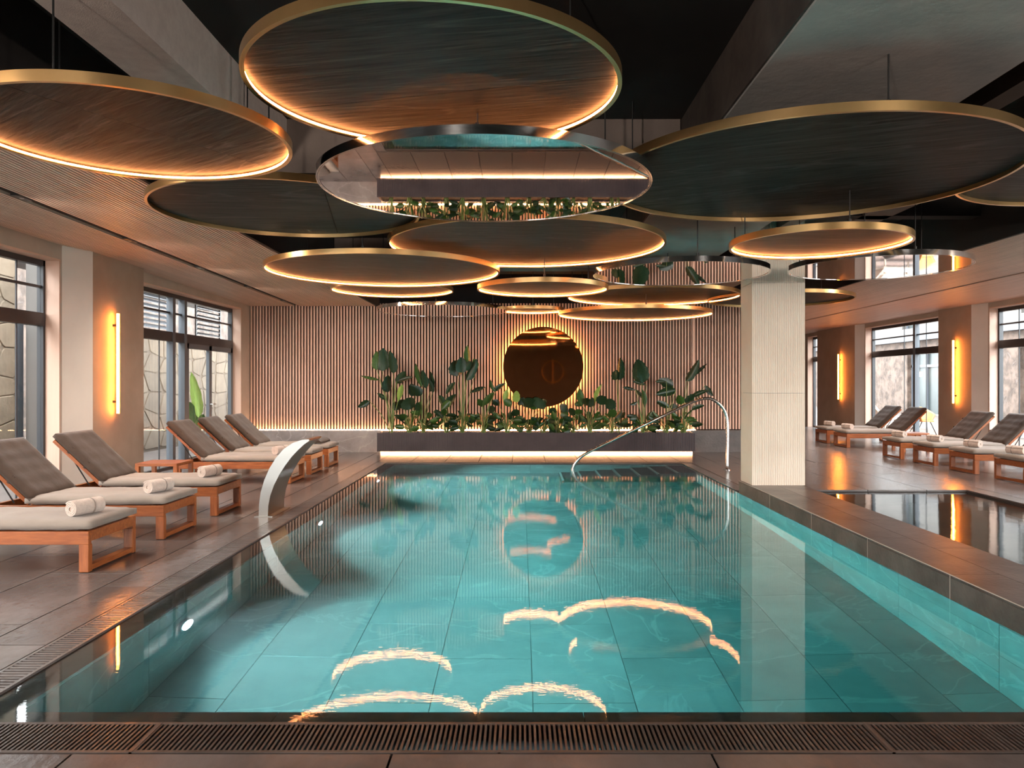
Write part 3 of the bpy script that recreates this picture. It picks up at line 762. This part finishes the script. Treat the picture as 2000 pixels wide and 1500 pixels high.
# underwater lamps
for i, (px, Y) in enumerate(((362,5.1),(622,8.5),(736,11.95))):
    t = thing('pool_lamp', ('underwater lamp nearest the viewer on the left pool wall','underwater lamp on the left pool wall behind the steel fountain','farthest underwater lamp on the left pool wall')[i], 'lamp', (PXL,Y,-.52), 0, 'underwater lamps')
    o = MB().tube([(0,0,0),(.03,0,0)], .10, 24).build('bezel', 'steel', t)
    o = MB().tube([(.03,0,0),(.034,0,0)], .075, 24).build('lens', 'pool_lamp', t)
    ld = bpy.data.lights.new('pool_beam', 'SPOT'); ld.energy = 880; ld.color = (.9,.95,1); ld.spot_size = R(125); ld.spot_blend = .9; ld.shadow_soft_size = .07
    lo = bpy.data.objects.new('pool_beam', ld); COL.objects.link(lo); lo.location = (PXL+.12, Y, -.52); lo.rotation_euler = (0, R(-70), 0)

# ------------------------------------------------------------ plants
def leaf_mesh(kind):
    """unit leaf: base at origin, tip at z=1, half width .5, slightly folded and drooping"""
    n = 10; vv = []; ff = []
    for i in range(n+1):
        u = i/n
        wd = {'paddle': math.sin(math.pi*min(1,u**.72*.985+.012))**.62*.5, 'lance': math.sin(math.pi*(u*.97+.015))**.9*.5, 'round': math.sin(math.pi*(u**.85*.96+.02))**.5*.5}[kind]
        if kind != 'lance' and i in (4,7): wd *= .9
        zb = u; yb = -.18*u*u
        vv += [(-wd, yb+.22*wd, zb), (-wd*.5, yb+.05*wd, zb), (0, yb+.0, zb), (wd*.5, yb+.05*wd, zb), (wd, yb+.22*wd, zb)]
    for i in range(n):
        for j in range(4): a = 5*i+j; ff.append((a,a+1,a+6,a+5))
    return vv, ff
LM = {}
for k_ in ('paddle','lance','round'):
    for m_ in ('leaf_dark','leaf_mid','leaf_light'):
        mb = MB().add(*leaf_mesh(k_)); me = mb.mesh('leaf'); me.materials.append(M[m_])
        for p in me.polygons: p.use_smooth = True
        LM[(k_,m_)] = me
def add_leaf(t, base, tip, width, kind='paddle', m='leaf_dark', yaw=None, root=None):
    """base/tip in thing-local coordinates"""
    base, tip = Vector(base), Vector(tip); d = tip-base; L_ = d.length; z = d.normalized()
    yaw = random.uniform(-.8,.8) if yaw is None else yaw
    y = Vector((math.sin(yaw), math.cos(yaw), 0)); y = (y-z*y.dot(z)).normalized(); x = y.cross(z)
    o = link('leaf', LM[(kind,m)], t)
    mt = Matrix((x, y, z)).transposed().to_4x4(); o.rotation_euler = mt.to_euler(); o.location = base; o.scale = (width, L_, L_)
    if root is not None:
        root = Vector(root); mid = (root*.45+base*.55); mid.x = root.x*.6+base.x*.4
        pts = smooth_pts([root, mid, base], 4); MB().tube(pts, [.011-.006*i/len(pts) for i in range(len(pts))], 5).build('stem', 'stem_green', t, smooth=True)
    return o
YP = 15.74
def plant(px, label, leaves, cat='plant', name='leafy_plant', Y=YP, z0=.40, fill=0, fh=.5, seed=1):
    x = (px-X0)*Y/F; t = thing(name, label, cat, (x, Y, z0), 0, 'plants in the long planter'); rnd = random.Random(seed)
    org = Vector((x, Y, z0))
    for L_ in leaves:
        bx, by, tx, ty, wpx, kd, m_ = L_[:7]
        dy = rnd.uniform(-.10,.10); b = P(bx,by,Y)-org; tt = P(tx,ty,Y)-org; b.y = dy; tt.y = dy+rnd.uniform(-.12,.02)
        add_leaf(t, b, tt, 1.3*wpx*Y/F, kd, m_, root=(rnd.uniform(-.04,.04), rnd.uniform(-.04,.04), 0))
    for k in range(int(fill*1.7)):
        a = rnd.uniform(0, 2*math.pi); hh = 1.3*fh*rnd.uniform(.3,1); rr = rnd.uniform(.05,.17)
        b = Vector((rr*math.cos(a), max(-.16,min(.16,rr*math.sin(a))), hh*.65)); d = Vector((math.cos(a)*rnd.uniform(.4,1.2), math.sin(a)*.5, rnd.uniform(-.4,.9))).normalized()
        add_leaf(t, b, b+d*rnd.uniform(.15,.28), rnd.uniform(.08,.14), rnd.choice(('round','lance','paddle')), rnd.choice(('leaf_dark','leaf_dark','leaf_mid','leaf_mid','leaf_mid')), yaw=rnd.uniform(-1.2,1.2), root=(rnd.uniform(-.03,.03),rnd.uniform(-.03,.03),0))
    return t
D_, Mi, Li = 'leaf_dark', 'leaf_mid', 'leaf_light'
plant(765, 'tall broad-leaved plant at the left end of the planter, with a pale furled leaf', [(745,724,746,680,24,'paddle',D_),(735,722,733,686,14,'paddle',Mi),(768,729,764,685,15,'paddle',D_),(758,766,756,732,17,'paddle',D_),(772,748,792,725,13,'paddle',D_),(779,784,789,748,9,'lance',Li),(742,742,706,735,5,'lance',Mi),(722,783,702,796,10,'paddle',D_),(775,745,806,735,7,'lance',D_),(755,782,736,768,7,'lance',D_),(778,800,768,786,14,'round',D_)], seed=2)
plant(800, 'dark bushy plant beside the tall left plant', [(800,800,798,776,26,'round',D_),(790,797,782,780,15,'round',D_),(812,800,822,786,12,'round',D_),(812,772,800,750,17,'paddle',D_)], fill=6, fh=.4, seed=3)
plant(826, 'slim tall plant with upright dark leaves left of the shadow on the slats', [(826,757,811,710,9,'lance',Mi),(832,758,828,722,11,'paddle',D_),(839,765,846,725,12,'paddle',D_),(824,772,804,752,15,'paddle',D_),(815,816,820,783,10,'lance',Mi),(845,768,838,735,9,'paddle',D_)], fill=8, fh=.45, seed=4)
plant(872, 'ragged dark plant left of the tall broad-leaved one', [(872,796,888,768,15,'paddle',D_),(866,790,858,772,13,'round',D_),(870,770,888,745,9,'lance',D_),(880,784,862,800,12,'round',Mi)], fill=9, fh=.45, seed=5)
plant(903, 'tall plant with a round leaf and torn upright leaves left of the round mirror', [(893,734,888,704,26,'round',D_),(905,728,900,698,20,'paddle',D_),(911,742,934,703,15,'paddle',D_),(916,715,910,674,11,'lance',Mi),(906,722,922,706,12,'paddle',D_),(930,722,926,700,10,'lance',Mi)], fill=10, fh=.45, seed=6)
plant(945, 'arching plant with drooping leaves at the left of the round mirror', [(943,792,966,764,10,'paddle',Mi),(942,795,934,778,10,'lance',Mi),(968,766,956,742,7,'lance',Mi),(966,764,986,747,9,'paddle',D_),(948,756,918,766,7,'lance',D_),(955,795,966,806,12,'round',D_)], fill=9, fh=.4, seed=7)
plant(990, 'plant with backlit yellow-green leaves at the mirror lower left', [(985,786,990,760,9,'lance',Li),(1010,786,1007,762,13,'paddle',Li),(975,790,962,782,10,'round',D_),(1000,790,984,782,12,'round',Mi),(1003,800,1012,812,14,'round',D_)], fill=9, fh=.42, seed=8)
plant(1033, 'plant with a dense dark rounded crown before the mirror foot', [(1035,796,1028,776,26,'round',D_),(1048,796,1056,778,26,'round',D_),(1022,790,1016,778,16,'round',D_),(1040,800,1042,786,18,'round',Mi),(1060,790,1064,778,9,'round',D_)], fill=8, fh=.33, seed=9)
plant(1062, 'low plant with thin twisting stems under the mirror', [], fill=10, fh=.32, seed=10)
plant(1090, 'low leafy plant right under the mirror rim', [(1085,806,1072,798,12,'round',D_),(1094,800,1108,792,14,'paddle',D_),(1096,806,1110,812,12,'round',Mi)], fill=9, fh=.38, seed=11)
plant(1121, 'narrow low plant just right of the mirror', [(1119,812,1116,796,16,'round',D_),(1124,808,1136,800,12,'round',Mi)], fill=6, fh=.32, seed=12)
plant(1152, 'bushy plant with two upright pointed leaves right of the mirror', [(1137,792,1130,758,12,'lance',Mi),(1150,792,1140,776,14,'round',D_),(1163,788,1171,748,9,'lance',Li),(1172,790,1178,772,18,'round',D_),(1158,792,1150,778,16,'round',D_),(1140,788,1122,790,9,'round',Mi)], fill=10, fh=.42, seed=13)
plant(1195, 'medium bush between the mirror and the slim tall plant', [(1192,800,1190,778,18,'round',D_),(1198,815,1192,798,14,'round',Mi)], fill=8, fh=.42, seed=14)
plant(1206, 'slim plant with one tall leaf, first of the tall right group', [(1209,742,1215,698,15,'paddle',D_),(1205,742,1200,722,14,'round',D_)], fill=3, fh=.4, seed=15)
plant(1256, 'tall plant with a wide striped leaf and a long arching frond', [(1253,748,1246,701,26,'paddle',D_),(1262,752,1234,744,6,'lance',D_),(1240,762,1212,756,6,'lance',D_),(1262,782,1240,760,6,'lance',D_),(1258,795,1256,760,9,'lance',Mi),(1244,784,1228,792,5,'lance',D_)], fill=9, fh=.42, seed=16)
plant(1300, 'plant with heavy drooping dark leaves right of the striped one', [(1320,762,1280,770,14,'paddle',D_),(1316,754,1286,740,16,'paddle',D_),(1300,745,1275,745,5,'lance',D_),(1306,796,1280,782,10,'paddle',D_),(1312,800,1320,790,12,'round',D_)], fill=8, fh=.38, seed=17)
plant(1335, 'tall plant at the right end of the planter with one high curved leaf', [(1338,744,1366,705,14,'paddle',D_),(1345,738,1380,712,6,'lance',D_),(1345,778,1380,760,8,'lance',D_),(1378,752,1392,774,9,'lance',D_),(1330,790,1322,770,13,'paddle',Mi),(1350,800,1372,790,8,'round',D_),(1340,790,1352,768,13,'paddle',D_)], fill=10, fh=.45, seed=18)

# ------------------------------------------------------------ outside, left
struct(MB().box((-40,-30,-.35),(-5.96,60,-.05)).build('ground_left', 'patio'))
def stone_wall(name, label, x, y0, y1, z1, s, sx=.55, sz=.38, seed=1):
    t = thing(name, label, 'stone wall', (x, y0, 0)); rnd = random.Random(seed)
    MB().box((-.25*(1 if s > 0 else 0)-.0,0,-.2),(.25*(1 if s < 0 else 0)-.0 if s > 0 else -.25,y1-y0,z1)).build('core', 'mortar', t)
    ny = max(1,int((y1-y0)/sx)); nz = int(z1/sz); g = {}
    for i in range(ny+1):
        for j in range(nz+1):
            g[i,j] = ((i*(y1-y0)/ny)+(rnd.uniform(-.3,.3)*sx*.8 if 0 < i < ny else 0)+(.25*sx if j % 2 and 0 < i < ny else 0), j*z1/nz+(rnd.uniform(-.3,.3)*sz*.8 if 0 < j < nz else 0))
    for i in range(ny):
        for j in range(nz):
            q = [g[i,j],g[i+1,j],g[i+1,j+1],g[i,j+1]]; cx_ = sum(a for a,_ in q)/4; cz = sum(b for _,b in q)/4
            q = [(cx_+(a-cx_)*.975, cz+(b-cz)*.97) for a,b in q]; d = rnd.uniform(.008,.022)
            # corner-cut polygon
            poly = []
            for k in range(4):
                a, b = q[k], q[(k+1) % 4]; poly += [(a[0]*.90+b[0]*.10, a[1]*.90+b[1]*.10), (a[0]*.10+b[0]*.90, a[1]*.10+b[1]*.90)]
            m = len(poly); vv = [(0,a,b) for a,b in poly]+[(s*d,a+(cx_-a)*.06,b+(cz-b)*.06) for a,b in poly]
            MB().add(vv, [tuple(range(m,2*m))]+[(k,(k+1) % m,m+(k+1) % m,m+k) for k in range(m)]).build('stone', 'stone', t)
    return t
stone_wall('stone_wall', 'beige flagstone wall outside the nearer left window', -8.3, 6.5, 12.55, 4.4, 1, seed=3)
stone_wall('stone_wall', 'low flagstone wall outside the far left window below the louvres', -8.1, 14.2, 22.5, 2.45, 1, sx=.7, seed=5)
t = thing('louvre_screen', 'grey louvred screen above the flagstone wall outside the far left window', 'louvre', (-8.05,15.2,2.5))
MB().box((0,0,0),(.04,.05,1.1)).box((0,2.2,0),(.04,2.25,1.1)).box((0,0,0),(.04,2.25,.06)).box((0,0,1.06),(.04,2.25,1.12)).build('louvre_frame', 'louver', t)
for k in range(9): link('slat', unit_box(.11, 2.15, .02, 'louver'), t, (-.05,.05,.12+.11*k), (0, R(40), 0))
t = thing('louvre_screen', 'dark louvred screen seen above the outdoor plant', 'louvre', (-8.05,18.9,2.5))
MB().box((0,0,0),(.04,.05,1.1)).box((0,1.5,0),(.04,1.55,1.1)).box((0,0,1.06),(.04,1.55,1.12)).build('louvre_frame', 'black_metal', t)
for k in range(9): link('slat', unit_box(.09, 1.45, .02, 'black_metal'), t, (-.03,.05,.10+.11*k), (0, R(35), 0))
tag(MB().box((-9.6,13.4,3.65),(-7.2,23.5,3.85)).build('canopy_roof', 'render_pale'), 'pale flat canopy over the louvres outside the left windows', 'canopy')
tag(MB().box((-8.35,12.9,-.1),(-8.05,14.1,4.6)).build('plaster_column', 'render_pale'), 'pale plaster column outside between the two stone walls', 'column')
t = thing('outdoor_cabinet', 'tall blue-grey metal door panel outside the nearer left window', 'door panel', (-8.6,12.6,-.05))
MB().box((0,0,0),(.08,.5,2.6)).build('panel', 'frame_grey', t); MB().box((.08,.1,.2),(.09,.16,2.2)).build('handle', 'steel', t)
tag(MB().box((-14,-5,-.1),(-13.6,45,6.5)).build('garden_wall', 'stone_wall_far'), 'stone garden wall far outside the left windows', 'wall')
def outdoor_plant(loc, lb, leaves, cat='plant', name='outdoor_plant'):
    t = thing(name, lb, cat, loc)
    for (b, tp, w_, kd, m_) in leaves: add_leaf(t, b, tp, w_, kd, m_, root=(0,0,0), yaw=random.uniform(-.4,.4))
    return t
q = P(382,885,15.2)
outdoor_plant((q.x,15.2,-.05), 'bright green banana-like plant outside the left glass door', [(P(388,815,15.2)-Vector((q.x,15.2,-.05)), P(376,728,15.2)-Vector((q.x,15.2,-.05)), .22,'paddle','leaf_light'),
    (P(378,835,15.2)-Vector((q.x,15.2,-.05)), P(372,785,15.2)-Vector((q.x,15.2,-.05)), .22,'paddle','leaf_mid'),(P(386,840,15.2)-Vector((q.x,15.2,-.05)), P(398,808,15.2)-Vector((q.x,15.2,-.05)), .2,'paddle','leaf_mid'),
    (P(380,870,15.2)-Vector((q.x,15.2,-.05)), P(366,815,15.2)-Vector((q.x,15.2,-.05)), .22,'paddle','leaf_light')])

# ------------------------------------------------------------ outside, right
struct(MB().box((9.82,-30,-.35),(60,80,-.06)).build('ground_right', 'patio'))
tag(MB().box((10.2,14,-.06),(13.0,30,-.02)).build('gravel_bed', 'gravel'), 'reddish gravel bed outside the right windows', 'gravel', kind='stuff')
bl = thing('building', 'stone clad hotel wing with large windows across the right courtyard', 'building')
XB = 19.0
wins = [(27.2,29.0),(31.0,33.4),(34.6,37.4),(41.2,43.2),(45.5,47.5)]
mb = MB(); yy = 10.0
for a, b in wins: mb.box((XB,yy,-.1),(XB+.6,a,3.45)).box((XB,a,3.05),(XB+.6,b,3.45)); yy = b
mb.box((XB,yy,-.1),(XB+.6,70,3.45)).build('stone_facade', 'stone_wall_far', bl)
MB().box((XB-.35,10,3.45),(XB+.6,70,3.75)).build('ledge', 'roof_band', bl)
mb = MB(); yy = 10.0; up = [(27.5,28.9),(32,33.2),(36.5,37.9),(41.8,43.2),(46,47.4)]
for a, b in up: mb.box((XB,yy,3.75),(XB+.5,a,7.4)).box((XB,a,5.6),(XB+.5,b,7.4)).box((XB,a,3.75),(XB+.5,b,4.1)); yy = b
mb.box((XB,yy,3.75),(XB+.5,70,7.4)).build('upper_wall', 'render_pale', bl)
for (lst, z0, z1) in ((wins,0,3.05),(up,4.1,5.6)):
    for a, b in lst:
        wf = MB().box((XB+.2,a,z0),(XB+.28,a+.08,z1)).box((XB+.2,b-.08,z0),(XB+.28,b,z1)).box((XB+.2,(a+b)/2-.04,z0),(XB+.28,(a+b)/2+.04,z1)).box((XB+.2,a,z1-.08),(XB+.28,b,z1)).box((XB+.2,a,z0+(z1-z0)*.72),(XB+.28,b,z0+(z1-z0)*.76)).build('window', 'frame_grey', bl)
        MB().box((XB+.3,a,z0),(XB+.34,b,z1)).build('pane', 'glass_dark', wf)
t = thing('pendant_lamp', 'small glowing lantern seen through the right window', 'lamp', (18.78,35.8,1.75))
MB().tube([(0,0,0),(0,0,.22)], [.1,.14], 12).build('shade', 'pendant_glow', t); MB().tube([(0,0,.22),(0,0,1.70)], .012, 6).build('cord', 'black_metal', t)
# garden chairs and outdoor loungers
def outdoor_lounger(x, y, rz, lb):
    t = thing('outdoor_lounger', lb, 'sun lounger', (x,y,-.03), rz, 'outdoor loungers in the courtyard')
    MB().box((0,0,.28),(-1.3,.65,.33)).box((-.02,.03,0),(-.07,.08,.28)).box((-.02,.57,0),(-.07,.62,.28)).box((-1.2,.03,0),(-1.25,.08,.28)).box((-1.2,.57,0),(-1.25,.62,.28)).build('frame', 'fabric_pale', t)
    MB().box((0,.03,0),(-.75,.62,.05)).build('backrest', 'fabric_pale', t, loc=(-1.28,0,.33)).rotation_euler = (0,R(48),0)
outdoor_lounger(12.9, 24.5, R(8), 'outdoor lounger left of the mullion, seen over the far pair')
outdoor_lounger(13.6, 26.0, R(8), 'outdoor lounger just left of the window mullion')
outdoor_lounger(13.8, 20.6, R(5), 'outdoor lounger seen in the window at the right photo edge')
t = thing('garden_chair', 'orange bucket chair on the patio beyond the right window', 'chair', (11.35,21.3,-.03), R(25))
mb = MB(); n = 14; vv = []; ff = []
for j in range(7):
    v = j/6
    for i in range(n+1):
        a = math.pi*(-.05+1.1*i/n); rr = .20+.13*v
        vv.append((rr*math.cos(a)*1.0, rr*math.sin(a), .40+.42*v*(.45+.55*math.sin(math.pi*i/n))))
for j in range(6):
    for i in range(n): a = j*(n+1)+i; ff.append((a,a+1,a+n+2,a+n+1))
o = mb.add(vv, ff).build('shell', 'chair_orange', t, smooth=True); so = o.modifiers.new('s','SOLIDIFY'); so.thickness = .02
MB().tube([(0,.02,.40),(0,.02,.43)], .21, 20).build('seat', 'chair_orange', t)
for a in (.6,2.2,3.9,5.4): MB().tube([(.10*math.cos(a),.10*math.sin(a),.40),(.27*math.cos(a),.27*math.sin(a),0)], .012, 6).build('leg', 'black_metal', t)
tr = random.Random(4)
for (x, y, lb) in ((10.9,13.9,'low green grass clump outside the right window at the photo edge'),(11.6,27.5,'bare shrub beside the far frame of the right window')):
    t = thing('garden_shrub', lb, 'shrub', (x,y,-.05))
    for k in range(16):
        a = tr.uniform(0,6.28); r_ = tr.uniform(.15,.4); add_leaf(t, (0,0,0), (r_*math.cos(a), r_*math.sin(a), tr.uniform(.25,.5) if x < 11.5 else tr.uniform(.8,1.5)), .05, 'lance', 'leaf_mid')
# door with a ring handle on the wall behind the viewer, seen in the round mirror
struct(MB().box((-.2,YN,0),(3.4,YN+.04,3.2)).build('door_1', 'pier_brown'))
t = thing('ring_handle', 'large ring-shaped door pull reflected in the round wall mirror', 'door pull', (1.6,YN+.12,2.0))
o = MB().ring((0,0), .50, .54, -.02, .02, 64).build('ring', 'brass', t); o.rotation_euler = (R(90),0,0)
MB().box((-.03,-.03,-.6),(-.005,.02,.6)).box((.005,-.03,-.6),(.03,.02,.6)).build('bar', 'brass', t)
